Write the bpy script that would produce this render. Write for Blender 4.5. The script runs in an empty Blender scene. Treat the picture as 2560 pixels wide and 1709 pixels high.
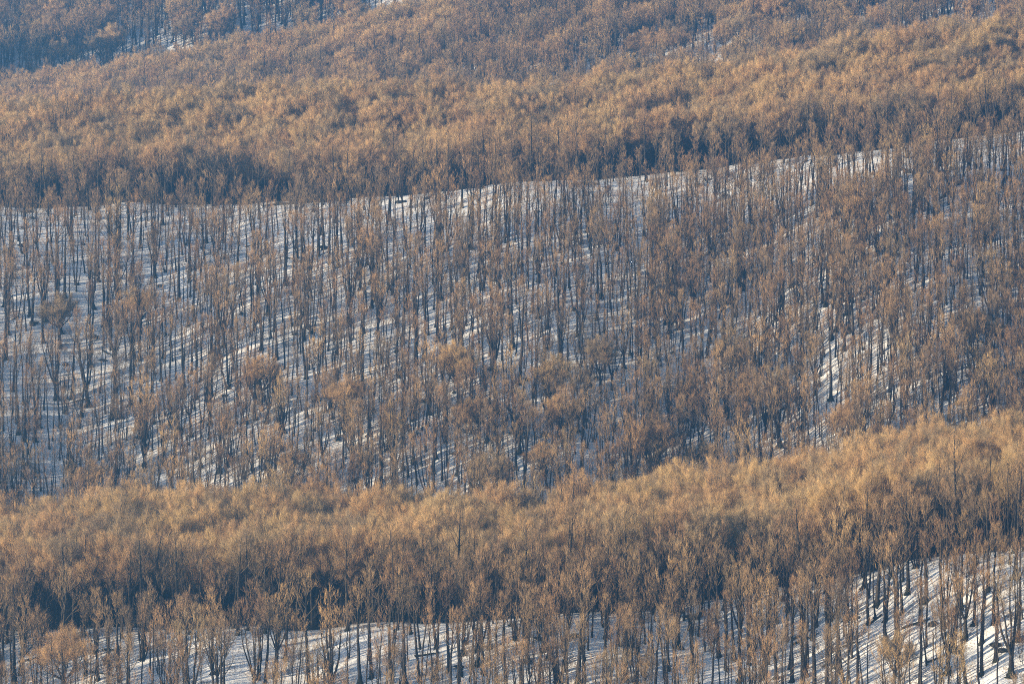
import bpy, math, random
import numpy as np

# ------------------------------------------------------------------ camera, sky, sun, exposure
scene = bpy.context.scene
RAD = math.radians
FPX, CU, CV = 7314.0, 1280.0, 854.5          # focal length and centre in photo pixels (2560 x 1709)
cam_data = bpy.data.cameras.new("camera")
cam_data.sensor_width = 36.0
cam_data.lens = 36.0 * FPX / 2560.0
cam_data.clip_start = 1.0
cam_data.clip_end = 6000.0
cam = bpy.data.objects.new("camera", cam_data)
cam.location = (0, 0, 0)
cam.rotation_euler = (RAD(90), 0, 0)
scene.collection.objects.link(cam)
scene.camera = cam

SUN_EL, SUN_AZ = RAD(14.0), RAD(250.0)       # azimuth from +Y towards +X: low sun from the left, camera side
world = bpy.data.worlds.new("World")
scene.world = world
world.use_nodes = True
wn = world.node_tree.nodes
bg = wn["Background"]
sky = wn.new("ShaderNodeTexSky")
sky.sky_type = 'NISHITA'
sky.sun_disc = False
sky.sun_elevation = SUN_EL
sky.sun_rotation = SUN_AZ
sky.altitude = 600.0
sky.dust_density = 3.0
sky.ozone_density = 0.8
world.node_tree.links.new(sky.outputs[0], bg.inputs[0])
bg.inputs[1].default_value = 0.095

sun_data = bpy.data.lights.new("sun", 'SUN')
sun_data.energy = 5.0
sun_data.angle = RAD(0.53)
sun_data.color = (1.0, 0.82, 0.56)
sun = bpy.data.objects.new("sun", sun_data)
to_sun = np.array([math.sin(SUN_AZ) * math.cos(SUN_EL), math.cos(SUN_AZ) * math.cos(SUN_EL), math.sin(SUN_EL)])
sun.rotation_euler = (RAD(90) - SUN_EL, 0, -SUN_AZ + RAD(180))
scene.collection.objects.link(sun)

scene.view_settings.view_transform = 'Standard'
scene.view_settings.look = 'None'
scene.view_settings.exposure = 1.1
scene.view_settings.gamma = 1.0
scene.render.engine = 'CYCLES'
scene.cycles.max_bounces = 4
scene.cycles.diffuse_bounces = 3
scene.cycles.use_denoising = False
scene.cycles.filter_width = 1.0
scene.cycles.volume_bounces = 0
HAZE_DENSITY = 0.00034

# ------------------------------------------------------------------ small helpers
rng = np.random.default_rng(11)
random.seed(5)


def tag(o, label=None, cat=None, group=None, kind=None):
    for k, v in (("label", label), ("category", cat), ("group", group), ("kind", kind)):
        if v:
            o[k] = v
    return o


def link(o, parent=None):
    scene.collection.objects.link(o)
    if parent is not None:
        o.parent = parent
    return o


def mesh_from(name, V, F, mats, mi=None):
    """V (n,3), F list of int arrays (m,3) or (m,4)."""
    me = bpy.data.meshes.new(name)
    F = [f for f in F if len(f)]
    nl = sum(f.size for f in F)
    npoly = sum(len(f) for f in F)
    me.vertices.add(len(V))
    me.vertices.foreach_set("co", np.ascontiguousarray(V, dtype=np.float32).ravel())
    me.loops.add(nl)
    me.loops.foreach_set("vertex_index", np.concatenate([f.ravel() for f in F]).astype(np.int32))
    me.polygons.add(npoly)
    tot = np.concatenate([np.full(len(f), f.shape[1]) for f in F])
    st = np.concatenate([[0], np.cumsum(tot)[:-1]])
    me.polygons.foreach_set("loop_start", st.astype(np.int32))
    me.polygons.foreach_set("loop_total", tot.astype(np.int32))
    for m in mats:
        me.materials.append(m)
    if mi is not None:
        me.polygons.foreach_set("material_index", np.concatenate(mi).astype(np.int32))
    me.update(calc_edges=True)
    return me


class Geo:
    """collects tubes with a material index"""
    def __init__(self):
        self.V, self.F, self.M, self.n = [], [], [], 0

    def add(self, V, F, m=0):
        self.V.append(V)
        self.F.append(F + self.n)
        self.M.append(np.full(len(F), m))
        self.n += len(V)
        return self

    def join(self, other, m=None):
        off = self.n
        for v in other.V:
            self.V.append(v)
            self.n += len(v)
        for f, mm in zip(other.F, other.M):
            self.F.append(f + off)
            self.M.append(mm if m is None else np.full(len(f), m))
        return self

    def mesh(self, name, mats):
        V = np.concatenate(self.V)
        q = [(f, m) for f, m in zip(self.F, self.M)]
        me = mesh_from(name, V, [f for f, m in q], mats, [m for f, m in q])
        return me


def norm(a):
    return a / np.maximum(np.linalg.norm(a, axis=-1, keepdims=True), 1e-9)


def tubes(P, R, s):
    """P (N,k,3), R (N,k) -> quads; open tubes with s sides."""
    N, k, _ = P.shape
    D = norm(P[:, -1] - P[:, 0])
    ref = np.where(np.abs(D[:, 2:3]) < 0.9, np.array([[0, 0, 1.0]]), np.array([[1.0, 0, 0]]))
    A = norm(np.cross(D, ref))
    B = np.cross(D, A)
    ang = np.arange(s) * 2 * math.pi / s
    ring = A[:, None, :] * np.cos(ang)[None, :, None] + B[:, None, :] * np.sin(ang)[None, :, None]   # N,s,3
    V = P[:, :, None, :] + ring[:, None, :, :] * R[:, :, None, None]
    V = V.reshape(-1, 3)
    base = (np.arange(N) * k * s)[:, None, None]
    i = np.arange(k - 1)[None, :, None] * s
    j = np.arange(s)[None, None, :]
    j2 = (j + 1) % s
    F = np.stack([base + i + j, base + i + j2, base + i + s + j2, base + i + s + j], -1).reshape(-1, 4)
    return V, F


def cones(P0, P1, R):
    """three-sided tapering twigs: 3 triangles each."""
    N = len(P0)
    D = norm(P1 - P0)
    ref = np.where(np.abs(D[:, 2:3]) < 0.9, np.array([[0, 0, 1.0]]), np.array([[1.0, 0, 0]]))
    A = norm(np.cross(D, ref))
    B = np.cross(D, A)
    ang = np.arange(3) * 2 * math.pi / 3
    ring = A[:, None, :] * np.cos(ang)[None, :, None] + B[:, None, :] * np.sin(ang)[None, :, None]
    V = np.concatenate([P0[:, None, :] + ring * R[:, None, None], P1[:, None, :]], 1).reshape(-1, 3)
    b = np.arange(N)[:, None] * 4
    F = np.stack([b + np.array([[0, 1, 2]]), b + np.array([[1, 2, 0]]), b + np.array([[3, 3, 3]])], -1).reshape(-1, 3)
    return V, F


# ------------------------------------------------------------------ materials
def new_mat(name):
    m = bpy.data.materials.new(name)
    m.use_nodes = True
    return m, m.node_tree.nodes, m.node_tree.links, m.node_tree.nodes["Principled BSDF"]


def ramp(nodes, stops):
    r = nodes.new("ShaderNodeValToRGB")
    e = r.color_ramp.elements
    while len(e) < len(stops):
        e.new(0.5)
    for el, (p, c) in zip(e, stops):
        el.position = p
        el.color = (*c, 1)
    return r


def noise(nodes, links, vec, scale, detail=4):
    n = nodes.new("ShaderNodeTexNoise")
    n.inputs["Scale"].default_value = scale
    n.inputs["Detail"].default_value = detail
    links.new(vec, n.inputs["Vector"])
    return n


def mix(nodes, links, fac, a, b, mode='MIX'):
    n = nodes.new("ShaderNodeMix")
    n.data_type = 'RGBA'
    n.blend_type = mode
    for sock, val in ((n.inputs[0], fac), (n.inputs[6], a), (n.inputs[7], b)):
        if isinstance(val, bpy.types.NodeSocket):
            links.new(val, sock)
        elif isinstance(val, tuple):
            sock.default_value = (*val, 1)
        else:
            sock.default_value = val
    return n.outputs[2]


def bark_material():
    m, N, L, b = new_mat("beech_bark")
    tc = N.new("ShaderNodeTexCoord")
    oi = N.new("ShaderNodeObjectInfo")
    mp = N.new("ShaderNodeMapping")
    mp.inputs["Scale"].default_value = (1, 1, 0.45)
    L.new(tc.outputs["Object"], mp.inputs["Vector"])
    n1 = noise(N, L, mp.outputs[0], 2.2, 5)
    r1 = ramp(N, [(0.3, (0.020, 0.018, 0.016)), (0.52, (0.042, 0.037, 0.032)), (0.70, (0.085, 0.074, 0.060)), (0.80, (0.22, 0.195, 0.16))])  # palest stop covers lichen and paints sunlit patches into the bark
    L.new(n1.outputs[0], r1.inputs[0])
    r2 = ramp(N, [(0.0, (0.75, 0.75, 0.78)), (0.5, (1.0, 0.97, 0.92)), (1.0, (1.25, 1.12, 0.95))])
    L.new(oi.outputs["Random"], r2.inputs[0])
    c = mix(N, L, 1.0, r1.outputs[0], r2.outputs[0], 'MULTIPLY')
    L.new(c, b.inputs["Base Color"])
    b.inputs["Roughness"].default_value = 0.85
    b.inputs["Specular IOR Level"].default_value = 0.2
    return m


def moss_material():
    m, N, L, b = new_mat("mossy_root")
    tc = N.new("ShaderNodeTexCoord")
    n1 = noise(N, L, tc.outputs["Object"], 3.0, 5)
    r1 = ramp(N, [(0.3, (0.018, 0.018, 0.014)), (0.55, (0.040, 0.042, 0.024)), (0.75, (0.085, 0.07, 0.045))])
    L.new(n1.outputs[0], r1.inputs[0])
    L.new(r1.outputs[0], b.inputs["Base Color"])
    b.inputs["Roughness"].default_value = 0.95
    b.inputs["Specular IOR Level"].default_value = 0.1
    return m


def twig_material(name, tone):
    m, N, L, b = new_mat(name)
    oi = N.new("ShaderNodeObjectInfo")
    r = ramp(N, [(0.0, (0.420, 0.275, 0.165)), (0.25, (0.530, 0.350, 0.195)), (0.5, (0.580, 0.405, 0.230)),
                 (0.72, (0.520, 0.375, 0.205)), (1.0, (0.360, 0.280, 0.205))])
    L.new(oi.outputs["Random"], r.inputs[0])
    tc = N.new("ShaderNodeTexCoord")
    n1 = noise(N, L, tc.outputs["Object"], 0.5, 2)
    r1 = ramp(N, [(0.3, (0.78, 0.76, 0.74)), (0.7, (1.2, 1.18, 1.12))])
    L.new(n1.outputs[0], r1.inputs[0])
    c = mix(N, L, 1.0, r.outputs[0], r1.outputs[0], 'MULTIPLY')
    c = mix(N, L, 1.0, c, tone, 'MULTIPLY')
    L.new(c, b.inputs["Base Color"])
    b.inputs["Roughness"].default_value = 0.75
    b.inputs["Specular IOR Level"].default_value = 0.25
    return m


def limb_material():
    m, N, L, b = new_mat("beech_limbs")
    oi = N.new("ShaderNodeObjectInfo")
    r = ramp(N, [(0.0, (0.060, 0.050, 0.038)), (0.5, (0.095, 0.076, 0.052)), (1.0, (0.135, 0.106, 0.066))])
    L.new(oi.outputs["Random"], r.inputs[0])
    L.new(r.outputs[0], b.inputs["Base Color"])
    b.inputs["Roughness"].default_value = 0.8
    b.inputs["Specular IOR Level"].default_value = 0.2
    return m


def snow_material():
    m, N, L, b = new_mat("crusted_snow")
    tc = N.new("ShaderNodeTexCoord")
    P = tc.outputs["Object"]
    n1 = noise(N, L, P, 0.05, 5)
    r1 = ramp(N, [(0.3, (0.78, 0.78, 0.78)), (0.7, (0.86, 0.86, 0.86))])
    L.new(n1.outputs[0], r1.inputs[0])
    # leaf litter and twigs lying on the crust, gathered in patches
    n2 = noise(N, L, P, 2.6, 6)
    n3 = noise(N, L, P, 0.16, 3)
    mm = N.new("ShaderNodeMath")
    mm.operation = 'MULTIPLY'
    L.new(n2.outputs[0], mm.inputs[0])
    L.new(n3.outputs[0], mm.inputs[1])
    r2 = ramp(N, [(0.285, (0, 0, 0)), (0.36, (0.75, 0.75, 0.75))])
    L.new(mm.outputs[0], r2.inputs[0])
    c = mix(N, L, r2.outputs[0], r1.outputs[0], (0.16, 0.10, 0.06))
    L.new(c, b.inputs["Base Color"])
    b.inputs["Roughness"].default_value = 0.3
    b.inputs["Specular IOR Level"].default_value = 0.25
    bump = N.new("ShaderNodeBump")
    bump.inputs["Strength"].default_value = 0.6
    bump.inputs["Distance"].default_value = 0.35
    nb = noise(N, L, P, 1.1, 6)
    L.new(nb.outputs[0], bump.inputs["Height"])
    L.new(bump.outputs[0], b.inputs["Normal"])
    return m


def rock_material():
    m, N, L, b = new_mat("mossy_rock")
    tc = N.new("ShaderNodeTexCoord")
    n1 = noise(N, L, tc.outputs["Object"], 2.0, 6)
    r1 = ramp(N, [(0.35, (0.022, 0.022, 0.018)), (0.55, (0.055, 0.052, 0.040)), (0.75, (0.13, 0.12, 0.10))])
    L.new(n1.outputs[0], r1.inputs[0])
    L.new(r1.outputs[0], b.inputs["Base Color"])
    b.inputs["Roughness"].default_value = 0.95
    return m


BARK, MOSS, TWIG, LIMB, SNOW, ROCK = (bark_material(), moss_material(), twig_material("golden_beech_twigs", (1.03, 1.01, 0.87)), limb_material(),
                                      snow_material(), rock_material())
TWIG_SHADED = twig_material("shaded_beech_twigs", (0.77, 0.735, 0.70))  # twig colour greyed and darkened to stand in for shade among slope trees
MATS = [BARK, LIMB, TWIG, MOSS]
MATS_SLIM = [BARK, LIMB, TWIG_SHADED, MOSS]

# ------------------------------------------------------------------ the terrain
_lat = np.random.default_rng(3).random((256, 256))


def vnoise(x, y):
    xi, yi = np.floor(x).astype(int), np.floor(y).astype(int)
    fx, fy = x - xi, y - yi
    fx = fx * fx * fx * (fx * (fx * 6 - 15) + 10)
    fy = fy * fy * fy * (fy * (fy * 6 - 15) + 10)
    g = lambda a, b: _lat[a % 256, b % 256]
    return ((g(xi, yi) * (1 - fx) + g(xi + 1, yi) * fx) * (1 - fy) + (g(xi, yi + 1) * (1 - fx) + g(xi + 1, yi + 1) * fx) * fy) - 0.5


D = 2560.0 / 2349.0      # the photo was measured at 2349 px width


def table(pts):
    xs = np.array([p[0] for p in pts], float) * D
    ys = np.array([p[1] for p in pts], float) * D

    def f(u):
        lo = ys[0] + (u - xs[0]) * (ys[1] - ys[0]) / (xs[1] - xs[0]) * 0.6
        hi = ys[-1] + (u - xs[-1]) * (ys[-1] - ys[-2]) / (xs[-1] - xs[-2]) * 0.6
        return np.where(u < xs[0], lo, np.where(u > xs[-1], hi, np.interp(u, xs, ys)))
    return f


crest_1 = table([(0, 1456), (500, 1436), (750, 1440), (1000, 1428), (1350, 1408), (1600, 1390), (1800, 1362), (2130, 1278), (2349, 1245)])
canopy_1 = table([(0, 1180), (250, 1150), (500, 1142), (830, 1150), (1200, 1152), (1330, 1135), (1500, 1115), (1700, 1085), (2000, 1015), (2200, 990), (2349, 965)])
crest_2 = table([(0, 478), (300, 467), (640, 466), (900, 449), (1200, 425), (1500, 396), (1700, 378), (2000, 345), (2200, 318), (2349, 298)])
canopy_2 = table([(0, 268), (250, 238), (500, 218), (800, 214), (1000, 226), (1200, 224), (1400, 192), (1600, 165), (1800, 142), (2000, 110), (2200, 88), (2349, 72)])
spur_3 = table([(-300, 250), (0, 205), (200, 158), (400, 128), (700, 66), (1000, 5), (1300, -45), (2349, -170)])


def zc(f, x, Y, add=0.0):
    return -(f(CU + FPX * x / Y) + add - CV) / FPX * Y


def smooth_x(f):
    """soften the kinks of a table sideways"""
    def g(u):
        return sum(f(u + d) for d in (-120, -60, 0, 60, 120)) / 5.0
    return g


C1, K1, C2, K2, S3 = map(smooth_x, (crest_1, canopy_1, crest_2, canopy_2, spur_3))


def height(x, y):
    x = np.asarray(x, float)
    y = np.asarray(y, float)
    yy = y + 9.0 * vnoise(x / 55.0 + 7, y * 0 + 3.3) * 2 * np.clip((y - 560) / 60, 0, 1)
    z1 = zc(C1, x, 640)
    z2 = zc(K1, x, 722, 186)
    z2s = sum(zc(K1, x + d, 722, 172) for d in (-75, -50, -25, 0, 25, 50, 75)) / 7.0
    z3 = zc(C2, x, 930)
    z4 = zc(K2, x, 1022, 118)
    z5 = zc(S3, x, 1420, 96)
    ctl = [(200, z1 * 0 - 190), (480, z1 - 72), (560, z1 - 36), (615, z1 - 10.5), (640, z1), (658, z1 - 2.2), (690, z1 * 0.45 + z2 * 0.55 - 0.6), (722, z2), (744, z2 - 5.5),
           (764, z2s * 0.86 + z3 * 0.14 - 4.0), (800, z2s * 0.64 + z3 * 0.36), (860, z2s * 0.27 + z3 * 0.73), (905, z3 - 7.5), (930, z3), (948, z3 - 2.6), (985, z3 * 0.5 + z4 * 0.5 - 0.5), (1022, z4),
           (1048, z4 - 5), (1080, z4 - 9), (1230, z4 * 0.55 + z5 * 0.45 - 14), (1345, z5 - 19), (1420, z5), (1465, z5 - 15), (1500, zc(lambda u: 205 + 0 * u, x, 1500)), (1690, 0 * x + 225), (1800, 0 * x + 275), (1980, 0 * x + 300)]
    Ys = np.array([c[0] for c in ctl], float)
    Z = np.stack([c[1] + 0 * x + 0 * y for c in ctl], 0)
    # the far basin at the right stands higher than the spur
    for k, Y in enumerate(Ys):
        if Y in (1500, 1690, 1800, 1980):
            Z[k] = np.maximum(Z[k], z5 + (Y - 1420) * 0.40)
    # monotone cubic along y
    h = np.diff(Ys)
    dl = np.diff(Z, axis=0) / h.reshape((-1,) + (1,) * x.ndim if x.ndim else (-1,))
    m = np.zeros_like(Z)
    m[1:-1] = np.where(dl[:-1] * dl[1:] > 0, 2 * dl[:-1] * dl[1:] / (dl[:-1] + dl[1:] + 1e-12 * (np.abs(dl[:-1] + dl[1:]) < 1e-12)), 0)
    m[0], m[-1] = dl[0], dl[-1]
    idx = np.clip(np.searchsorted(Ys, yy, side='right') - 1, 0, len(Ys) - 2)
    take = lambda A: np.take_along_axis(A, idx[None], 0)[0]
    H = h[idx]
    t = (yy - Ys[idx]) / H
    za, zb = take(Z), np.take_along_axis(Z, idx[None] + 1, 0)[0]
    ma, mb = take(m), np.take_along_axis(m, idx[None] + 1, 0)[0]
    z = (2 * t**3 - 3 * t**2 + 1) * za + (t**3 - 2 * t**2 + t) * H * ma + (-2 * t**3 + 3 * t**2) * zb + (t**3 - t**2) * H * mb
    # a shoulder added out of frame at the left to shade the far hollow
    z = z + 112 * np.exp(-(((x + 370) / 66) ** 2 + ((y - 1430) / 62) ** 2))
    z = z + 1.5 * vnoise(x / 38.0, y / 38.0) + 1.6 * vnoise(x / 15.0 + 40, y / 15.0 + 9)
    z = z + 0.55 * vnoise(x / 5.2 + 11, y / 4.0 + 71) + 0.28 * vnoise(x / 2.3 + 90, y / 1.9 + 33)
    return z


XS = np.arange(-520, 520.1, 1.6)
YS = np.concatenate([np.arange(300, 560, 6.0), np.arange(560, 1060, 1.4), np.arange(1060, 1800, 2.4), np.arange(1800, 1981, 12.0)])
gx, gy = np.meshgrid(XS, YS)
gz = height(gx, gy)
nx, ny = len(XS), len(YS)
iy, ix = np.meshgrid(np.arange(ny - 1), np.arange(nx - 1), indexing='ij')
a = (iy * nx + ix).ravel()
gf = np.stack([a, a + 1, a + nx + 1, a + nx], -1)
me = mesh_from("snowy_hillside", np.stack([gx, gy, gz], -1).reshape(-1, 3), [gf], [SNOW])
me.shade_smooth()
hill = link(bpy.data.objects.new("hillside", me))
tag(hill, "snow-covered hillside rising in wooded ridges", "hillside", None, "structure")


def project(x, y, z):
    return CU + FPX * x / y, CV - FPX * z / y


# first ground point met by a photo pixel's line of sight (used to stand the measured trees on the slope)
_ysc = np.arange(540, 1750, 1.0)


def ground_at(u, v, ymin=540):
    x = (u - CU) / FPX * _ysc
    zz = height(x, _ysc)
    vv = CV - FPX * zz / _ysc
    ok = (vv <= v) & (_ysc >= ymin)
    k = int(np.argmax(ok)) if ok.any() else len(_ysc) - 1
    return x[k], _ysc[k], zz[k]


# ------------------------------------------------------------------ trees: a grower working on arrays of limbs
UP = np.array([0, 0, 1.0])
WIND = np.array([0.10, 0.0, 0.0])


def grow(P, R, n, t0, t1, a0, a1, length, k, curl, ratio, r_end, rg, jit=0.12, lmin=0.2, wind=0.0, rmax=9.0):
    """children on the polylines P: n each, between t0 and t1, leaving at a0 (low) .. a1 (high) degrees.
    length: function of t -> absolute lengths (N*n)."""
    N, K, _ = P.shape
    t = (np.arange(n)[None, :] + rg.random((N, n))) / n
    t = t0 + (t1 - t0) * t
    f = t * (K - 1)
    i = np.minimum(f.astype(int), K - 2)
    w = (f - i)[..., None]
    rows = np.arange(N)[:, None]
    p0 = P[rows, i] * (1 - w) + P[rows, i + 1] * w
    T = norm(P[rows, i + 1] - P[rows, i])
    pr = R[rows, i] * (1 - w[..., 0]) + R[rows, i + 1] * w[..., 0]
    plen = np.linalg.norm(np.diff(P, axis=1), axis=-1).sum(1)[:, None]
    ref = np.where(np.abs(T[..., 2:3]) < 0.92, UP, np.array([1.0, 0, 0]))
    A = norm(np.cross(T, ref))
    B = np.cross(T, A)
    az = np.arange(n)[None, :] * 2.39996 + rg.random((N, 1)) * 6.28 + rg.normal(0, 0.5, (N, n))
    th = np.radians(a0 + (a1 - a0) * (t - t0) / max(t1 - t0, 1e-6) + rg.normal(0, 7, (N, n)))
    d = T * np.cos(th)[..., None] + (A * np.cos(az)[..., None] + B * np.sin(az)[..., None]) * np.sin(th)[..., None]
    L = np.maximum(length(t, plen) * rg.uniform(0.65, 1.3, (N, n)), lmin)
    pts = [p0]
    d = d.reshape(-1, 3)
    p = p0.reshape(-1, 3)
    st = (L / (k - 1)).reshape(-1, 1)
    out = [p]
    for _ in range(k - 1):
        d = norm(d + UP * curl / (k - 1) + WIND * wind + rg.normal(0, jit, d.shape))
        p = p + d * st
        out.append(p)
    Pc = np.stack(out, 1)
    r0 = np.minimum(np.minimum(pr * ratio, pr * 0.95), rmax).reshape(-1, 1)
    s = np.linspace(0, 1, k)[None, :]
    Rc = r0 * (1 - s) + np.minimum(r_end, r0 * 0.6) * s
    return Pc, Rc


def stem(base, top, r0, r1, k, rg, sway=0.25, flare=0.35):
    s = np.linspace(0, 1, k)
    P = base[None] * (1 - s[:, None]) + top[None] * s[:, None]
    w = np.cumsum(rg.normal(0, sway, (k, 2)), 0)
    w -= s[:, None] * w[-1:]
    P[:, :2] += w * np.sin(s * math.pi)[:, None] ** 0.5
    R = r0 * (1 - s) ** 0.8 + r1 * (1 - (1 - s) ** 0.8)
    R = R * (1 + flare * np.exp(-s * k * 1.4))
    return P, R


def root_base(r, rg, w=1.0):
    """the flared, snow-free mossy foot of a trunk: a lobed skirt of roots running down to the ground"""
    rings, s = 7, 14
    ang = np.arange(s) * 2 * math.pi / s
    lob = rg.uniform(0.7, 1.3, s)
    V, F = [], []
    for q in range(rings):
        t = q / (rings - 1)
        rad = (r * 1.0 + (r * 0.9 + 0.50 * w) * (1 - t) ** 2.6 * lob) * (1 + rg.normal(0, 0.06, s))
        zz = -0.6 + 0.35 * t + (0.7 + 0.75 * w) * t
        V.append(np.stack([np.cos(ang) * rad, np.sin(ang) * rad, np.full(s, zz) + rg.normal(0, 0.05, s)], -1))
    V = np.concatenate(V)
    for q in range(rings - 1):
        j = np.arange(s)
        F.append(np.stack([q * s + j, q * s + (j + 1) % s, (q + 1) * s + (j + 1) % s, (q + 1) * s + j], -1))
    return V, np.concatenate(F)


def build_tree(kind, seed):
    """returns dict of Geo parts: trunk, limbs (list), roots, crown; and height"""
    rg = np.random.default_rng(seed)
    trunk, crown, limbs, roots = Geo(), Geo(), [], None
    z0 = np.array([0, 0, -0.5])
    U = rg.uniform
    leaders_P, leaders_R = [], []
    if kind in ('pole', 'tall'):
        H = U(18, 22.5) if kind == 'pole' else U(21, 25)
        r = U(0.20, 0.30) if kind == 'pole' else U(0.36, 0.50)
        lean = rg.normal(0, 0.025 if kind == 'tall' else 0.04, 2) * H
        P, R = stem(z0, np.array([lean[0], lean[1], H]), r, 0.025, 14, rg, 0.085)
        trunk.add(*tubes(P[None], R[None], 8), 0)
        leaders_P.append(P); leaders_R.append(R)
        n1 = 9 if kind == 'pole' else 12
        lo = U(0.48, 0.66)
        cw = U(1.9, 2.9) if kind == 'pole' else U(2.8, 4.0)
        Ln = lambda t, pl: (0.48 if kind == 'pole' else 0.56) * H * (1 - t) + 0.28 * cw
        P1, R1 = grow(P[None], R[None], n1, lo, 0.97, 38, 27, Ln, 6, 0.42, 0.45, 0.014, rg, 0.09, 0.5)
        # thin dead side shoots lower down the stem
        Pd, Rd = grow(P[None], R[None], int(U(4, 9)), 0.16, lo, 62, 48, lambda t, pl: U(0.7, 1.5), 4, 0.5, 0.2, 0.012, rg, 0.12, 0.4, 0.4, 0.03)
        crown.add(*tubes(Pd, Rd, 3), 1)
        Pd, Rd = grow(Pd, Rd, 3, 0.3, 1.0, 38, 24, lambda t, pl: 0.6, 2, 0.3, 0.8, 0.01, rg, 0.1, 0.2, 0.2, 0.016)
        crown.add(*tubes(Pd, np.maximum(Rd, 0.012), 3), 1)
        n2, n3, n4, rw = (4, 3, 3, 0.72) if kind == 'pole' else (5, 3, 3, 0.75)
        l2, l3 = 0.46, 1.0
        rb = r
    elif kind in ('vase', 'dome', 'multi', 'young'):
        if kind == 'vase':
            H, r, hf, ns, spread = U(19, 23), U(0.42, 0.60), U(3.0, 6.5), rg.integers(5, 8), U(2.6, 3.6)
        elif kind == 'dome':
            H, r, hf, ns, spread = U(16, 19.5), U(0.36, 0.50), U(4.5, 7.5), rg.integers(10, 14), U(5.0, 6.6)
        elif kind == 'multi':
            H, r, hf, ns, spread = U(15, 20), U(0.13, 0.19), 0.0, rg.integers(4, 7), U(2.2, 3.6)
        else:
            H, r, hf, ns, spread = U(6.0, 9.5), U(0.05, 0.08), 0.0, rg.integers(3, 6), U(1.4, 2.2)
        lean = rg.normal(0, 0.3, 2) if hf else np.zeros(2)
        top = np.array([lean[0], lean[1], hf])
        if hf:
            P, R = stem(z0, top, r, r * 0.74, 6, rg, 0.06)
            trunk.add(*tubes(P[None], R[None], 9), 0)
        for q in range(ns):
            az = q * 6.283 / ns + U(-0.45, 0.45)
            sp = spread * (0.15 if (q == 0 and ns > 4) else U(0.55, 1.05))
            hh = H * ((0.95 if kind == 'dome' else 1.0) if q == 0 else U(0.86, 1.0)) * (1 - (0.34 if kind == 'dome' else 0.12) * (sp / spread) ** 2)
            b = top + np.array([math.cos(az), math.sin(az), 0]) * (r * 0.35 if hf else U(0.2, 0.7)) + np.array([0, 0, -0.25 if hf else -0.5])
            e = np.array([math.cos(az) * sp + lean[0], math.sin(az) * sp + lean[1], hh])
            rs = (r * U(0.40, 0.58)) if hf else r * U(0.7, 1.1)
            k = 11
            s = np.linspace(0, 1, k)
            P = b[None] * (1 - s[:, None]) + e[None] * s[:, None]
            # a fork leaves outwards first and then turns up
            bow = 4 * s * (1 - s) * sp * (0.26 if hf else 0.12)
            P[:, 0] += math.cos(az) * bow
            P[:, 1] += math.sin(az) * bow
            P[1:, :2] += np.cumsum(rg.normal(0, 0.09, (k - 1, 2)), 0)
            R = rs * (1 - s) ** 0.85 + 0.02
            g = Geo().add(*tubes(P[None], R[None], 6), 0)
            limbs.append(g)
            leaders_P.append(P); leaders_R.append(R)
        LP, LR = np.stack(leaders_P), np.stack(leaders_R)
        if kind == 'dome':
            n1, lo, cw, n2, n3, n4, rw, l2, l3 = 11, 0.32, 2.6, 6, 7, 5, 0.48, 0.58, 1.0
            a0, a1 = 58, 44
        elif kind == 'vase':
            n1, lo, cw, n2, n3, n4, rw, l2, l3 = 8, 0.34, 2.5, 4, 3, 3, 0.85, 0.5, 0.95
            a0, a1 = 44, 26
        elif kind == 'multi':
            n1, lo, cw, n2, n3, n4, rw, l2, l3 = 7, 0.48, 2.0, 4, 3, 3, 0.85, 0.48, 0.95
            a0, a1 = 44, 22
        else:
            n1, lo, cw, n2, n3, n4, rw, l2, l3 = 11, 0.10, 1.7, 4, 4, 3, 0.8, 0.5, 0.65
            a0, a1 = 52, 24
        Ln = lambda t, pl: cw * (0.6 + 0.65 * np.sin(np.clip((t - lo) / (1 - lo), 0, 1) * 2.7 + 0.25))
        P1, R1 = grow(LP, LR, n1, lo, 0.985, a0, a1, Ln, 6, 0.25 if kind == 'dome' else 0.40, 0.5, 0.013, rg, 0.10, 0.6)
        rb = r
    # the thickest limbs of a straight tree are parts of their own
    order = np.argsort(-R1[:, 0] * np.linalg.norm(P1[:, -1] - P1[:, 0], axis=-1))
    big = order[:3] if kind == 'tall' else order[:0]
    for q in big:
        limbs.append(Geo().add(*tubes(P1[q:q + 1], R1[q:q + 1], 5), 1))
    rest = np.setdiff1d(np.arange(len(P1)), big)
    crown.add(*tubes(P1[rest], R1[rest], 4), 1)
    P2, R2 = grow(P1, R1, n2, 0.18, 0.97, 36, 22, lambda t, pl: pl * l2 * (1.1 - 0.5 * t), 4, 0.65, 0.62, 0.012, rg, 0.09, 0.5, 0.4)
    R2 = np.maximum(R2, 0.022)
    crown.add(*tubes(P2, R2, 3), 1)
    P3, R3 = grow(P2, R2, n3, 0.15, 0.97, (40 if kind == 'dome' else 29), (26 if kind == 'dome' else 17), lambda t, pl: 1.25 * l3 * (1.15 - 0.4 * t), 3, 0.6, 0.7, 0.008, rg, 0.07, 0.35, 0.7, 0.026 * rw)
    R3 = np.maximum(R3, 0.014 * rw)
    # shaded low branches have shed most of their fine twigs
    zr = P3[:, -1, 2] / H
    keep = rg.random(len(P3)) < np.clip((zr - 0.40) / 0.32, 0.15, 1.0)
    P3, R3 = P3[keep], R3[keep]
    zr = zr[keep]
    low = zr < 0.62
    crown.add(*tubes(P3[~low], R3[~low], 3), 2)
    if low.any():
        crown.add(*tubes(P3[low], R3[low], 3), 1)
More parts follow.
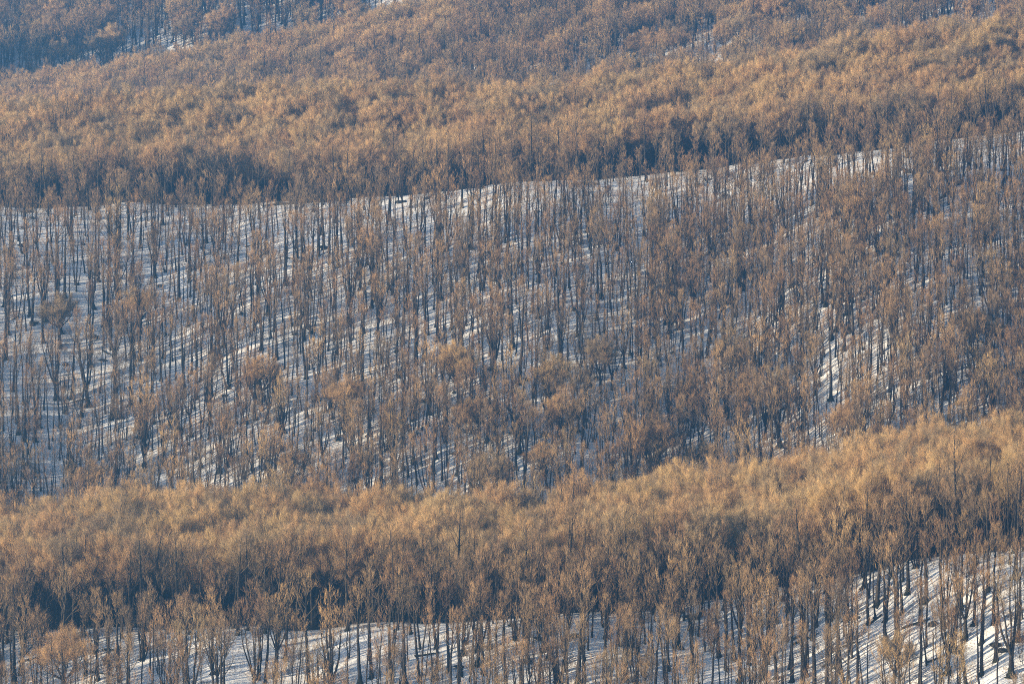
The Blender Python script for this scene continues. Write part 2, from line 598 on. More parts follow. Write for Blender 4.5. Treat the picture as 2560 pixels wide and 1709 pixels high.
    P4, R4 = grow(P3, R3, n4, 0.10, 1.0, (34 if kind == 'dome' else 24), (22 if kind == 'dome' else 13), lambda t, pl: (1.05 if kind == 'dome' else 0.85) * (1.1 - 0.3 * t), 2, 0.35, 0.9, 0.004, rg, 0.10, 0.2, 0.6, 0.018 * rw)
    R4 = np.maximum(R4, 0.015 * rw)
    V, F = cones(P4[:, 0], P4[:, 1], R4[:, 0])
    crown_tw = Geo().add(V, F, 2)
    if kind == 'young':
        roots = None
    else:
        w = {'pole': 0.35, 'tall': 0.8, 'vase': 1.0, 'dome': 0.7, 'multi': 0.9}[kind]
        roots = Geo().add(*root_base(rb * (1.02 if kind != 'multi' else 2.4), rg, w), 3)
        if kind == 'multi':
            roots.V[0][:, 2] *= 0.55
    return dict(kind=kind, trunk=trunk if trunk.V else None, limbs=limbs, roots=roots, crown=crown, twigs=crown_tw, H=H, r=rb)


def tri_quads(geos):
    """join Geo objects holding quads and tris: returns V, [quads, tris], mats"""
    V, Q, T, MQ, MT, n = [], [], [], [], [], 0
    for g in geos:
        if g is None:
            continue
        off = n
        for v in g.V:
            V.append(v)
            n += len(v)
        for f, m in zip(g.F, g.M):
            if f.shape[1] == 4:
                Q.append(f + off); MQ.append(m)
            else:
                T.append(f + off); MT.append(m)
    F, M = [], []
    if Q:
        F.append(np.concatenate(Q)); M.append(np.concatenate(MQ))
    if T:
        F.append(np.concatenate(T)); M.append(np.concatenate(MT))
    return np.concatenate(V), F, M


def geo_mesh(name, geos, mats=None):
    V, F, M = tri_quads(geos)
    return mesh_from(name, V, F, mats or MATS, M)


KINDS = [('pole', 6), ('tall', 5), ('vase', 5), ('dome', 5), ('multi', 4), ('young', 4)]
PROTO, PROTO_OF = [], {}
forest_source = bpy.data.collections.new("forest_source")
tri_total = 0
for kind, cnt in KINDS:
    PROTO_OF[kind] = []
    for q in range(cnt):
        t = build_tree(kind, 100 * len(PROTO) + 17)
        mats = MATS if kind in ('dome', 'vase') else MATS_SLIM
        pid = len(PROTO)
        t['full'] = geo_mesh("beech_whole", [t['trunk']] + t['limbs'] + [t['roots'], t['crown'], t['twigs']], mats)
        tri_total += len(t['full'].polygons)
        o = bpy.data.objects.new("source_%02d" % pid, t['full'])
        forest_source.objects.link(o)
        t['m_trunk'] = geo_mesh("trunk", [t['trunk']]) if t['trunk'] else None
        t['m_limbs'] = [geo_mesh("limb", [g]) for g in t['limbs']]
        t['m_roots'] = geo_mesh("root_base", [t['roots']]) if t['roots'] else None
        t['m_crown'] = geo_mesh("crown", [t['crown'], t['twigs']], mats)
        PROTO.append(t)
        PROTO_OF[kind].append(pid)
print("prototype faces", tri_total)

# ------------------------------------------------------------------ where the trees stand
trees = []     # x, y, z, pid, scale, rotz, leanx, leany
CELL = {}


def near(x, y, d):
    r = int(d // 3) + 1
    cx, cy = int(x // 3), int(y // 3)
    for i in range(cx - r, cx + r + 1):
        for j in range(cy - r, cy + r + 1):
            for (a, b) in CELL.get((i, j), ()):
                if (a - x) ** 2 + (b - y) ** 2 < d * d:
                    return True
    return False


def put(x, y, kind, scale=None, lean=(0.0, 0.0), z=None):
    if z is None:
        z = float(height(np.array([x]), np.array([y]))[0])
    pid = random.choice(PROTO_OF[kind])
    if scale is None:
        scale = random.uniform(0.84, 1.10)
    rot = random.uniform(-0.9, 0.9) + (0 if random.random() < 0.6 else 3.14159 * random.choice((0.5, -0.5)))
    trees.append([x, y, z, pid, scale, rot, lean[0] + random.gauss(0, 0.025), lean[1] + random.gauss(0, 0.028)])
    CELL.setdefault((int(x // 3), int(y // 3)), []).append((x, y))


# measured trees (photo pixels of the foot, kind, scale, lean to the right in radians)
MEASURED = [
    (519, 733, 'tall', 1.12, -.04), (292, 724, 'tall', .95, 0), (268, 815, 'tall', 1.05, 0), (258, 820, 'tall', 1.0, 0.02), (321, 600, 'tall', .9, 0), (390, 643, 'tall', .95, 0), (387, 692, 'vase', .9, 0),
    (182, 628, 'tall', 1.0, 0), (30, 646, 'tall', 1.0, 0), (71, 622, 'pole', .9, 0), (560, 608, 'tall', .95, .14), (594, 657, 'pole', 1.0, 0), (331, 654, 'pole', 1.0, .02), (163, 567, 'tall', .9, 0),
    (297, 594, 'tall', .9, 0), (226, 790, 'pole', 1.1, 0), (414, 665, 'pole', .95, 0), (242, 643, 'pole', .95, 0),
    (662, 636, 'tall', .92, 0), (741, 620, 'tall', .95, 0), (733, 737, 'tall', 1.1, -.02), (775, 708, 'tall', 1.0, .03), (761, 658, 'pole', 1.05, 0), (809, 620, 'tall', .92, -.05), (901, 622, 'tall', .95, -.08),
    (926, 712, 'vase', .85, 0), (1027, 519, 'tall', .9, 0), (1049, 584, 'multi', .95, 0), (1117, 552, 'pole', .9, -.06), (1242, 650, 'tall', 1.02, 0), (972, 720, 'tall', 1.0, 0), (1103, 753, 'vase', .85, 0),
    (874, 753, 'tall', 1.05, 0), (1207, 723, 'vase', .95, 0), (1055, 546, 'pole', .9, .05), (1661, 617, 'vase', .85, 0), (1695, 625, 'tall', .98, 0), (1509, 576, 'tall', .95, -.04), (1468, 582, 'vase', .8, 0),
    (1615, 598, 'multi', 1.05, 0), (1582, 568, 'pole', .95, .05), (1743, 462, 'tall', .85, -.05), (1389, 688, 'tall', .95, 0), (1362, 522, 'tall', .82, -.08), (1296, 560, 'multi', 1.0, 0), (1345, 685, 'multi', 1.0, 0),
    (1851, 576, 'tall', .9, 0), (1903, 571, 'tall', .85, 0), (1550, 617, 'pole', 1.0, .06), (1720, 620, 'pole', 1.0, 0), (2311, 458, 'vase', .88, 0), (2345, 431, 'tall', .85, 0), (2424, 423, 'tall', .9, 0),
    (2398, 463, 'multi', 1.0, .05), (2549, 401, 'tall', .85, .03), (2508, 395, 'tall', .85, 0), (2040, 542, 'tall', .9, 0), (2124, 545, 'tall', .92, 0), (1999, 518, 'tall', .9, 0), (2161, 572, 'vase', .85, 0),
    (1930, 507, 'pole', .9, 0), (2244, 523, 'pole', .95, 0), (2286, 447, 'pole', .9, 0), (141, 996, 'vase', 1.0, -.06), (181, 993, 'tall', 1.15, .02), (285, 941, 'vase', 1.02, 0), (20, 837, 'tall', .95, 0),
    (150, 867, 'tall', 1.0, 0), (231, 846, 'pole', 1.05, 0), (46, 1085, 'tall', 1.12, 0), (73, 1075, 'pole', 1.05, 0), (182, 1256, 'vase', 1.0, 0), (288, 1238, 'multi', 1.0, 0), (349, 1097, 'tall', 1.0, -.02),
    (367, 1094, 'tall', .95, 0), (462, 996, 'tall', 1.05, 0), (162, 1032, 'multi', 1.1, 0), (109, 1026, 'pole', 1.0, 0), (428, 1238, 'vase', .9, 0), (278, 1112, 'pole', 1.0, 0),
    (1790, 1150, 'tall', 1.0, 0), (1905, 1160, 'tall', 1.05, 0), (1930, 1168, 'tall', 1.0, .03), (1870, 1140, 'vase', .95, 0), (1530, 1215, 'vase', 1.05, 0), (1310, 1225, 'tall', 1.0, 0), (1205, 1180, 'tall', .95, 0),
    # the near snow slope
    (773, 1722, 'tall', 1.05, 0), (1013, 1715, 'tall', 1.0, 0), (978, 1706, 'pole', 1.05, 0), (1049, 1705, 'tall', .95, -.06), (900, 1703, 'tall', .9, 0), (1160, 1632, 'tall', .95, 0), (1188, 1634, 'pole', 1.0, 0),
    (1446, 1704, 'tall', 1.12, 0), (1818, 1604, 'tall', .9, 0), (1416, 1661, 'pole', 1.1, -.07), (1710, 1552, 'pole', .95, 0), (1349, 1599, 'pole', .95, -.04), (1394, 1705, 'multi', 1.15, 0), (1907, 1694, 'vase', 1.05, 0),
    (1563, 1702, 'tall', .9, 0), (1768, 1563, 'pole', .9, 0), (2119, 1549, 'vase', 1.1, -.03), (2171, 1562, 'tall', .85, 0), (2143, 1724, 'tall', .92, 0), (1980, 1706, 'tall', 1.0, 0), (2241, 1598, 'tall', 1.0, 0),
    (2360, 1571, 'tall', .95, 0), (2386, 1628, 'tall', .95, 0), (2528, 1690, 'vase', 1.1, 0), (2454, 1690, 'tall', .9, 0), (2068, 1712, 'tall', 1.0, 0), (2010, 1712, 'pole', 1.05, 0), (2214, 1600, 'tall', 1.0, -.02),
    (2043, 1462, 'dome', .9, 0), (2111, 1592, 'pole', .9, -.12), (2188, 1543, 'pole', .85, 0), (545, 1760, 'vase', 1.0, 0), (430, 1740, 'multi', 1.2, 0), (300, 1700, 'tall', .85, 0), (245, 1700, 'tall', .85, 0), (160, 1765, 'dome', .9, 0),
    (2235, 1722, 'dome', .62, 0), (2300, 1715, 'tall', .95, 0), (2345, 1735, 'multi', 1.1, 0), (2415, 1722, 'tall', .95, 0), (2490, 1650, 'tall', .95, 0), (2435, 1560, 'tall', .9, 0), (2300, 1560, 'tall', .85, 0),
    (2545, 1600, 'tall', .95, 0), (2470, 1480, 'tall', .9, 0), (2270, 1480, 'tall', .9, 0), (1850, 1700, 'tall', .95, 0), (1660, 1700, 'pole', 1.0, 0), (1610, 1690, 'multi', 1.0, 0),
    (690, 1690, 'vase', .85, 0), (640, 1700, 'multi', 1.1, 0),
]
for (u, v, kind, s, lean) in MEASURED:
    x, y, z = ground_at(u, v)
    put(x, y, kind, s, (0.0, lean), z)

BARE = [(760, 1700, 60, 130), (820, 1660, 70, 90), (150, 930, 150, 60), (1730, 470, 60, 40), (2190, 1610, 60, 60), (2170, 1680, 70, 40), (560, 700, 60, 50), (520, 560, 90, 40),
        (660, 540, 90, 45), (1640, 640, 70, 40), (330, 1230, 60, 30), (1800, 1480, 50, 30), (2420, 440, 60, 40), (1500, 540, 40, 40)]


def zone_of(x, y):
    """(mean spacing, weights of kinds, scale range)"""
    u = CU + FPX * x / y
    n = float(vnoise(np.array([x / 22.0 + 5]), np.array([y / 22.0 + 5]))[0])
    if y < 641:        # near slope
        return 5.2 - 2.6 * n + max(0.0, 606 - y) * 0.14 - (1.5 if u > 1300 else 0.2), (('pole', .52), ('tall', .34), ('vase', .06), ('multi', .08)), (.74, 1.08)
    if y < 745:        # crowns behind the near crest
        return 6.6 - 1.6 * n, (('dome', .93), ('vase', .07)), (.98, 1.24)
    if y < 936:        # the middle slope
        v = (y - 760) / 170.0
        left = max(0.0, 1 - u / 1300.0)
        sp = 3.95 + 2.0 * left * max(0, v) - 1.5 * max(0.0, 0.55 - v) - 1.3 * n - (0.45 if u > 1600 else 0.0) + ((4.2 if u > 600 else 1.2) if y > 882 else 0)
        if y > 885:
            return sp, (('pole', .62), ('tall', .26), ('multi', .12)), (.72, 1.0)
        if y < 806 and n > -0.05:
            return sp - 0.3, (('pole', .40), ('tall', .14), ('vase', .16), ('multi', .27), ('dome', .03)), (.60, .98)
        if u > 1400:
            return sp - .6, (('pole', .60), ('tall', .20), ('vase', .08), ('multi', .12)), (.70, 1.06)
        return sp, (('pole', .60), ('tall', .27), ('vase', .06), ('multi', .07)), (.78, 1.14)
    if y < 1060:       # crowns behind middle crest
        return 6.6 - 2.2 * n, (('dome', .93), ('vase', .07)), (.98, 1.24)
    if y < 1345:
        return max(3.6, 7.2 - 9.0 * n), (('pole', .36), ('tall', .34), ('vase', .12), ('dome', .18)), (.80, 1.14)
    if y < 1466:
        return (6.2 if u < 1150 else 4.6) - 2.0 * n, ((('dome', .74), ('vase', .16), ('tall', .1)) if u < 1150 else (('pole', .34), ('tall', .34), ('dome', .08), ('vase', .24))), (.92, 1.2)
    return 5.0 - 2.4 * n, (('dome', .10), ('vase', .28), ('tall', .38), ('pole', .24)), (.95, 1.25)


prng = random.Random(21)
tries = 0
for (ya, yb, dens) in ((556, 641, 15), (641, 745, 14), (745, 936, 13), (936, 1060, 14), (1060, 1345, 17), (1345, 1466, 15), (1466, 1720, 15)):
    xh = 0.5 * 2560 / FPX * yb + 26
    n = int(2 * xh * (yb - ya) / dens * 2.6)
    for _ in range(n):
        x, y = prng.uniform(-xh - 22, xh), prng.uniform(ya, yb)
        sp, ws, sr = zone_of(x, y)
        if near(x, y, sp * prng.uniform(0.55, 1.25)):
            continue
        z = float(height(np.array([x]), np.array([y]))[0])
        u, v = project(x, y, z)
        if any(((u - bu) / rx) ** 2 + ((v - bv) / ry) ** 2 < 1 for (bu, bv, rx, ry) in BARE) and prng.random() < 0.85:
            continue
        q, acc = prng.random(), 0
        for kind, w in ws:
            acc += w
            if q <= acc:
                break
        put(x, y, kind, prng.uniform(*sr), (0, prng.gauss(0, 0.03)), z)
T = np.array([t[:3] + t[4:] for t in trees])
PID = np.array([t[3] for t in trees])
print("trees", len(trees))

# ------------------------------------------------------------------ which 300 trees show largest
W8 = 8
cols, rws = 2560 // W8, 1712 // W8
open_ = np.ones((rws, cols))
# highest ground line already passed, by distance
ug = (np.arange(cols) + 0.5) * W8
ysamp = np.arange(560, 1760, 2.0)
hx = (ug[None, :] - CU) / FPX * ysamp[:, None]
hv = CV - FPX * height(hx, np.repeat(ysamp[:, None], cols, 1)) / ysamp[:, None]
hmin = np.minimum.accumulate(hv, 0)
HW = {'pole': 2.4, 'tall': 3.6, 'vase': 4.2, 'dome': 6.6, 'multi': 3.4, 'young': 2.0}
score = np.zeros(len(trees))
vis = []
for i in np.argsort(T[:, 1]):
    x, y, z, s = T[i, :4]
    p = PROTO[PID[i]]
    u, vb = project(x, y, z)
    _, vt = project(x, y, z + p['H'] * s)
    hw = HW[p['kind']] * s * FPX / y
    c0, c1 = int(max(0, (u - hw) // W8)), int(min(cols, (u + hw) // W8 + 1))
    if c1 <= c0:
        continue
    k = min(len(ysamp) - 1, int(max(0, (y - 2 - 560) // 2)))
    r0 = int(max(0, vt // W8))
    for c in range(c0, c1):
        r1 = int(min(rws, min(vb, hmin[k, c]) // W8))
        rm = int(vt / W8 + 0.6 * (vb - vt) / W8)
        if r1 > r0:
            seg = open_[r0:r1, c]
            wgt = np.where(np.arange(r0, r1) < rm, 1.0, 0.4 if abs(c - u / W8) > 1.5 else 1.0)
            score[i] += (seg * wgt).sum()
            seg *= np.where(np.arange(r0, r1) < rm, 0.55, 0.9)
chosen = set(np.argsort(-score)[:300].tolist())

# ------------------------------------------------------------------ all other trees: one forest
rest = [i for i in range(len(trees)) if i not in chosen]
fm = bpy.data.meshes.new("bare_beech_forest")
fm.vertices.add(len(rest))
fm.vertices.foreach_set("co", T[rest, :3].astype(np.float32).ravel())
fm.attributes.new("pid", 'INT', 'POINT').data.foreach_set("value", PID[rest].astype(np.int32))
fm.attributes.new("size", 'FLOAT', 'POINT').data.foreach_set("value", T[rest, 3].astype(np.float32))
rot = np.stack([T[rest, 5], T[rest, 6], T[rest, 4]], -1)
fm.attributes.new("turn", 'FLOAT_VECTOR', 'POINT').data.foreach_set("vector", rot.astype(np.float32).ravel())
fm.update()
forest = link(bpy.data.objects.new("beech_forest", fm))
tag(forest, "bare brown beech wood covering the snowy ridges into the distance", "forest", None, "stuff")
ng = bpy.data.node_groups.new("scatter_trees", 'GeometryNodeTree')
ng.interface.new_socket("Geometry", in_out='INPUT', socket_type='NodeSocketGeometry')
ng.interface.new_socket("Geometry", in_out='OUTPUT', socket_type='NodeSocketGeometry')
gi, go = ng.nodes.new("NodeGroupInput"), ng.nodes.new("NodeGroupOutput")
iop = ng.nodes.new("GeometryNodeInstanceOnPoints")
ci = ng.nodes.new("GeometryNodeCollectionInfo")
ci.inputs["Collection"].default_value = forest_source
ci.inputs["Separate Children"].default_value = True
ci.inputs["Reset Children"].default_value = True


def named(nm, typ):
    n = ng.nodes.new("GeometryNodeInputNamedAttribute")
    n.data_type = typ
    n.inputs["Name"].default_value = nm
    return [s for s in n.outputs if s.enabled and s.name == "Attribute"][0]


ng.links.new(gi.outputs[0], iop.inputs["Points"])
ng.links.new(ci.outputs[0], iop.inputs["Instance"])
iop.inputs["Pick Instance"].default_value = True
ng.links.new(named("pid", 'INT'), iop.inputs["Instance Index"])
ng.links.new(named("turn", 'FLOAT_VECTOR'), iop.inputs["Rotation"])
ng.links.new(named("size", 'FLOAT'), iop.inputs["Scale"])
ng.links.new(iop.outputs[0], go.inputs[0])
mod = forest.modifiers.new("trees", 'NODES')
mod.node_group = ng

# ------------------------------------------------------------------ single trees: one prototype of each kind, then copies
MADE = {}


def make_tree(pid, name):
    """Empty at the foot > trunk (> limb, root_base), crown"""
    t = PROTO[pid]
    root = bpy.data.objects.new(name, None)
    root.empty_display_size = 0.5
    link(root)
    holder = root
    if t['m_trunk']:
        holder = link(bpy.data.objects.new("trunk", t['m_trunk']), root)
    for m in t['m_limbs']:
        link(bpy.data.objects.new("limb" if t['m_trunk'] else "trunk", m), holder)
    if t['m_roots']:
        link(bpy.data.objects.new("root_base", t['m_roots']), holder)
    link(bpy.data.objects.new("crown", t['m_crown']), root)
    return root


CHILD = {}


def copy_tree(o, parent=None):
    c = o.copy()
    scene.collection.objects.link(c)
    c.parent = parent
    for ch in CHILD[o.name]:
        copy_tree(ch, c)
    return c


def remember(o):
    CHILD[o.name] = list(o.children)
    for ch in o.children:
        remember(ch)


ACROSS = [(0.0, "at the left edge"), (.07, "near the left edge"), (.13, "an eighth across"), (.19, "a fifth across"), (.25, "a quarter across"), (.33, "a third across"), (.40, "two fifths across"),
          (.46, "just left of centre"), (.5, "dead centre"), (.55, "just right of centre"), (.61, "three fifths across"), (.67, "two thirds across"), (.75, "three quarters across"), (.81, "four fifths across"),
          (.87, "seven eighths across"), (.93, "near the right edge"), (1.0, "at the right edge")]
FORM = {'pole': "slender beech", 'tall': "tall straight beech", 'vase': "beech forking low", 'dome': "broad domed beech", 'multi': "many-stemmed beech", 'young': "young bushy beech"}
ORD = ["leftmost", "second", "third", "fourth", "fifth", "sixth", "seventh", "eighth"]
NUM = {2: "two", 3: "three", 4: "four", 5: "five", 6: "six", 7: "seven", 8: "eight"}


def where(x, y, z):
    u, v = project(x, y, z)
    f = min(max(u / 2560.0, 0), 1)
    across = min(ACROSS, key=lambda a: abs(a[0] - f))[1]
    if y < 600:
        zone = "cut by bottom edge"
    elif y < 622:
        zone = "low on near slope"
    elif y < 642:
        zone = "high on near slope"
    elif y < 668:
        zone = "just behind near crest"
    elif y < 700:
        zone = "amid near treetops"
    elif y < 750:
        zone = "behind near treetops"
    elif y < 810:
        zone = "low on middle slope"
    elif y < 870:
        zone = "halfway up middle slope"
    elif y < 936:
        zone = "high on middle slope"
    elif y < 1200:
        zone = "behind middle crest"
    else:
        zone = "on far hazy slope"
    return zone, across, u


def label_all(items, forms):
    """items: list of (index, x, y, z); forms: index -> phrase. Gives each its own label."""
    by = {}
    for (i, x, y, z) in items:
        zone, across, u = where(x, y, z)
        by.setdefault((forms[i], zone, across), []).append((u, i))
    out = {}
    for (form, zone, across), lst in by.items():
        lst.sort()
        for r, (u, i) in enumerate(lst):
            s = f"{form} {zone}, {across}"
            if len(lst) == 2:
                s += ", " + ("left" if r == 0 else "right") + " of two"
            elif len(lst) > 2:
                s += ", " + ("rightmost" if r == len(lst) - 1 else ORD[r]) + " of " + NUM.get(len(lst), "many")
            out[i] = s
    return out


def forms_of(i):
    lean = T[i, 6]
    f = FORM[PROTO[PID[i]]['kind']]
    if lean > 0.06:
        f = f.replace("straight ", "") + " leaning right"
    elif lean < -0.06:
        f = f.replace("straight ", "") + " leaning left"
    elif T[i, 3] < 0.80:
        f = "small " + f.replace("tall ", "")
    elif T[i, 3] > 1.04:
        f = "big " + f.replace("tall ", "")
    return f


sel = sorted(chosen, key=lambda i: T[i, 1])
labels = label_all([(i, *T[i, :3]) for i in sel], {i: forms_of(i) for i in sel})
for i in sel:
    pid = int(PID[i])
    if pid not in MADE:
        o = make_tree(pid, "beech_tree")
        remember(o)
        MADE[pid] = o
    else:
        o = copy_tree(MADE[pid])
    o.location = T[i, :3]
    o.scale = (T[i, 3],) * 3
    o.rotation_euler = (T[i, 5], T[i, 6], T[i, 4])
    tag(o, labels[i], "beech tree", "bare beech trees on the snowy ridges")

# ------------------------------------------------------------------ trees hung with dark ivy
ivy_m, N, L, b = new_mat("dark_ivy")
tc = N.new("ShaderNodeTexCoord")
ni = noise(N, L, tc.outputs["Object"], 3.0, 3)
ri = ramp(N, [(0.35, (0.012, 0.016, 0.010)), (0.65, (0.045, 0.045, 0.028))])
L.new(ni.outputs[0], ri.inputs[0])
L.new(ri.outputs[0], b.inputs["Base Color"])
b.inputs["Roughness"].default_value = 0.6
for n_, (u, v, s_, lab) in enumerate(((150, 872, .86, "dark ivy-clad beech with a black tangled crown near the left edge of the middle slope"),
                                      (352, 835, .74, "ivy-speckled beech with a dark patchy crown an eighth across the middle slope"),
                                      (1752, 1205, .60, "small ivy-choked tree, a dark lump between trunks low on the middle slope"))):
    x, y, z = ground_at(u, v)
    t = PROTO[PROTO_OF['dome'][n_]]
    o = make_tree(PROTO_OF['dome'][n_], "ivy_clad_beech")
    rg = np.random.default_rng(70 + n_)
    pts = np.concatenate([vv for g in t['limbs'] for vv in g.V] + [vv for vv in t['crown'].V])
    pts = pts[(pts[:, 2] > 3.0)]
    pts = pts[rg.integers(0, len(pts), (5200, 1800, 4200)[n_])] + rg.normal(0, 0.28, ((5200, 1800, 4200)[n_], 3))
    d1, d2 = norm(rg.normal(0, 1, pts.shape)) * rg.uniform(.07, .16, (len(pts), 1)), norm(rg.normal(0, 1, pts.shape)) * rg.uniform(.06, .13, (len(pts), 1))
    V = np.stack([pts - d1, pts + d2, pts + d1, pts - d2], 1).reshape(-1, 3)
    link(bpy.data.objects.new("ivy", mesh_from("ivy", V, [np.arange(len(V)).reshape(-1, 4)], [ivy_m])), o)
    o.location, o.scale = (x, y, z), (s_, s_, s_)
    tag(o, lab, "ivy-clad tree")

# ------------------------------------------------------------------ young growth
yt = []
yr = random.Random(8)
while len(yt) < 64:
    if yr.random() < 0.45:
        x, y = yr.uniform(-112, 112), yr.uniform(585, 640)
    else:
        x, y = yr.uniform(-150, 150), yr.uniform(775, 925)
    z = float(height(np.array([x]), np.array([y]))[0])
    u, v = project(x, y, z)
    if 0 < u < 2560 and v < 1760 and not near(x, y, 1.4):
        yt.append((x, y, z))
yl = label_all([(i, *p) for i, p in enumerate(yt)], {i: FORM['young'] for i in range(len(yt))})
for i, p in enumerate(yt):
    pid = PROTO_OF['young'][i % len(PROTO_OF['young'])]
    if pid not in MADE:
        o = make_tree(pid, "young_beech")
        remember(o)
        MADE[pid] = o
    else:
        o = copy_tree(MADE[pid])
    o.location = p
    s = yr.uniform(0.7, 1.15)
    o.scale = (s, s, s)
    o.rotation_euler = (0, yr.gauss(0, .04), yr.uniform(-1, 1))
    tag(o, yl[i], "young tree", "young beeches among the trunks")

# ------------------------------------------------------------------ rocks and mossy stumps showing through the snow


def rock_mesh(seed, flat=0.6, stretch=1.0):
    import bmesh
    bm = bmesh.new()
    bmesh.ops.create_icosphere(bm, subdivisions=3, radius=1.0)
    rg = np.random.default_rng(seed)
    off = rg.uniform(0, 90, 3)
    cuts = [(norm(rg.normal(0, 1, 3)), rg.uniform(0.55, 0.85)) for _ in range(7)]
    for v in bm.verts:
        c = np.array(v.co)
        for n, d in cuts:
            s = float(c @ n) - d
            if s > 0:
                c = c - n * s * 0.9
        k = 1 + 0.35 * float(vnoise(np.array([c[0] * 2 + off[0] + c[2]]), np.array([c[1] * 2 + off[1] - c[2]]))[0])
        c = c * k
        v.co = (c[0] * stretch, c[1], c[2] * flat)
    me = bpy.data.meshes.new("boulder")
    bm.to_mesh(me)
    bm.free()
    me.materials.append(ROCK)
    return me


ROCKS = [rock_mesh(s, f, st) for s, f, st in ((1, .6, 1.2), (2, .5, 1.5), (3, .75, 1.0), (4, .45, 1.7))]
rock_spots = [(226 / 3.67 + 0, 480 + 336 * .2725, .9), (242, 684, .9), (235, 696, .6), (399, 715, .8), (1017 * .5 + 20, 566, .8), (1342, 512 + 20, .9), (1743, 466, 1.6), (1770, 450, 1.1), (1750, 436, .5), (1490, 462, 1.0),
              (1574, 556, .9), (1675, 556, 1.2), (1813, 490, 1.2), (2250, 425, 1.5), (2270, 432, 1.6), (2552, 400, 1.7), (2520, 445, 1.2), (85, 813, 1.2), (163, 916, 1.2), (258, 905, .9), (266, 904, .5), (232, 846, 1.7), (338, 1074, 1.0),
              (85, 1024, .8), (1745, 1150, 1.6), (1727, 1545, 1.6), (1745, 1540, 1.2), (1435, 1594, 1.2), (2190, 1548, .8), (2135, 1549, 1.3), (2330, 1565, 1.3), (2390, 1632, 1.2), (2490, 1620, 1.4), (2505, 1634, 1.4),
              (1390, 1660, .8), (1150, 1672, .9), (1180, 1670, .9), (2368, 1672, .7), (1462, 1602, .6), (1350, 1600, 1.1), (740, 655, 1.0), (808, 621, 1.6), (652, 600, .9), (1055, 600, .9), (1080, 660, .6), (985, 674, .8), (1140, 670, .8),
              (700, 508, 1.0), (770, 506, .9), (860, 508, .9), (995, 508, 1.3), (1010, 505, 1.0), (1070, 498, 1.3), (1100, 540, .9), (1234, 655, .9), (1060, 1005, 1.2), (1365, 1090, 1.5), (1245, 1040, 1.2), (1380, 1015, 1.0),
              (1136, 1135, 1.0), (1318, 950, 1.3), (560, 990, .9), (452, 880, .8), (1000, 930, .8), (365, 532, 1.0), (60, 572, .9), (80, 546, 1.0), (66, 532, 1.3), (55, 617, 1.4)]
rock_items = []
for i, (u, v, s) in enumerate(rock_spots):
    x, y, z = ground_at(u, v)
    rock_items.append((i, x, y, z))
rl = label_all(rock_items, {i: ("large dark mossy boulder" if r[2] > 1.25 else "small dark rock" if r[2] < .85 else "dark mossy boulder") for i, r in enumerate(rock_spots)})
for (i, x, y, z) in rock_items:
    o = link(bpy.data.objects.new("boulder", ROCKS[i % 4]))
    s = rock_spots[i][2] * 0.85
    o.location = (x, y - 0.2, z + 0.1 * s)
    o.scale = (s, s, s)
    o.rotation_euler = (random.uniform(-.2, .2), random.uniform(-.2, .2), random.uniform(-.6, .6))
    tag(o, rl[i], "boulder", "dark boulders in the snow")

# rock ledges along the middle crest
for (u, v, st, lab) in ((1445, 461, 5.5, "long low ledge of bare dark rock on the middle crest right of centre"), (700, 512, 6.0, "long dark rock ledge under the middle crest, left of centre"),
                        (850, 503, 4.0, "short dark rock ledge on the middle crest, a third across")):
    x, y, z = ground_at(u, v)
    o = link(bpy.data.objects.new("rock_ledge", rock_mesh(int(u), 0.5, st)))
    o.location = (x, y, z)
    o.rotation_euler = (0, -0.09, 0.05)
    tag(o, lab, "rock ledge")

# fallen trunks
for (u, v, L, az, lab) in ((205, 1003, 5.0, 0.35, "dark fallen log lying on open snow low on the left of the middle slope"),
                           (2187, 1553, 4.0, 0.6, "short fallen log on the near snow slope beside two trunks at right"),
                           (2290, 1567, 6.0, 0.05, "pale fallen log lying level on the near snow slope at right")):
    x, y, z = ground_at(u, v)
    rg = np.random.default_rng(int(u))
    k = 7
    s = np.linspace(-0.5, 0.5, k) * L
    px, py = x + s * math.cos(az), y + s * math.sin(az)
    pz = height(px, py) + 0.22
    P = np.stack([px - x, py - y, pz - z + rg.normal(0, .03, k)], -1)
    R = np.linspace(0.26, 0.12, k)
    g = Geo().add(*tubes(P[None], R[None], 8), 3)
    Pb, Rb = grow(P[None], R[None], 5, .3, .95, 50, 40, lambda t, pl: 0.9, 3, .3, .4, .02, rg)
    o = link(bpy.data.objects.new("fallen_log", geo_mesh("fallen_log", [g])))
    o.location = (x, y, z)
    link(bpy.data.objects.new("branch_stub", geo_mesh("branch_stub", [Geo().add(*tubes(Pb, Rb, 4), 0)])), o)
    tag(o, lab, "fallen log")

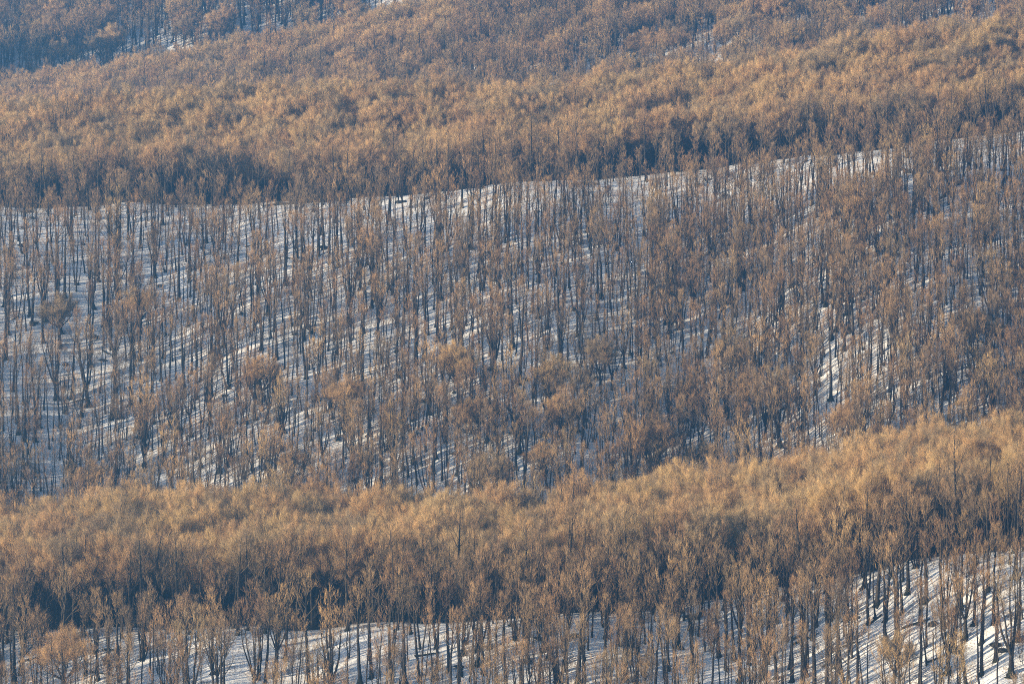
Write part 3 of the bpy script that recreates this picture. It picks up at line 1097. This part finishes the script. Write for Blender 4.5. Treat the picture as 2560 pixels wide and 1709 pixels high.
lr = random.Random(4)
log_items, log_geo = [], []
while len(log_items) < 14:
    u, v = lr.uniform(60, 2500), lr.choice((lr.uniform(560, 1100), lr.uniform(1560, 1690)))
    x, y, z = ground_at(u, v)
    if abs(CV - FPX * z / y - v) < 6 and not 640 < y < 770 and y < 930:
        log_items.append((len(log_items), x, y, z))
ll = label_all(log_items, {i: "dark fallen log" for i in range(14)})
for (i, x, y, z) in log_items:
    rg = np.random.default_rng(300 + i)
    az, k, Lg = rg.uniform(-0.7, 0.7), 7, rg.uniform(3.5, 7.5)
    s = np.linspace(-0.5, 0.5, k) * Lg
    px, py = x + s * math.cos(az), y + s * math.sin(az)
    P = np.stack([px - x, py - y, height(px, py) + 0.2 - z + rg.normal(0, .03, k)], -1)
    R = np.linspace(rg.uniform(.2, .32), 0.1, k)
    Pb, Rb = grow(P[None], R[None], 6, .3, .95, 60, 40, lambda t, pl: 1.2, 3, .2, .4, .02, rg)
    o = link(bpy.data.objects.new("fallen_log", geo_mesh("fallen_log", [Geo().add(*tubes(P[None], R[None], 8), 3)])))
    o.location = (x, y, z)
    link(bpy.data.objects.new("branch_stub", geo_mesh("branch_stub", [Geo().add(*tubes(Pb, Rb, 4), 0)])), o)
    tag(o, ll[i], "fallen log", "fallen logs lying on the snow")

# ------------------------------------------------------------------ the air
hz, N, L, b = new_mat("hazy_air")
N.remove(b)
vp = N.new("ShaderNodeVolumePrincipled")
vp.inputs["Color"].default_value = (0.15, 0.455, 1.0, 1)
vp.inputs["Density"].default_value = HAZE_DENSITY
vp.inputs["Anisotropy"].default_value = 0.45
L.new(vp.outputs[0], N["Material Output"].inputs["Volume"])
zlo, zhi = float(gz.min()) - 1.0, float(gz.max()) + 30.0
hv_ = np.array([[sx, sy, sz] for sz in (zlo, zhi) for sy in (-15.0, 1995.0) for sx in (-535.0, 535.0)])
hf_ = np.array([[0, 2, 3, 1], [4, 5, 7, 6], [0, 1, 5, 4], [2, 6, 7, 3], [0, 4, 6, 2], [1, 3, 7, 5]])
haze = link(bpy.data.objects.new("haze", mesh_from("haze", hv_, [hf_], [hz])))
tag(haze, "thin blue winter haze between the ridges", "haze", None, "stuff")
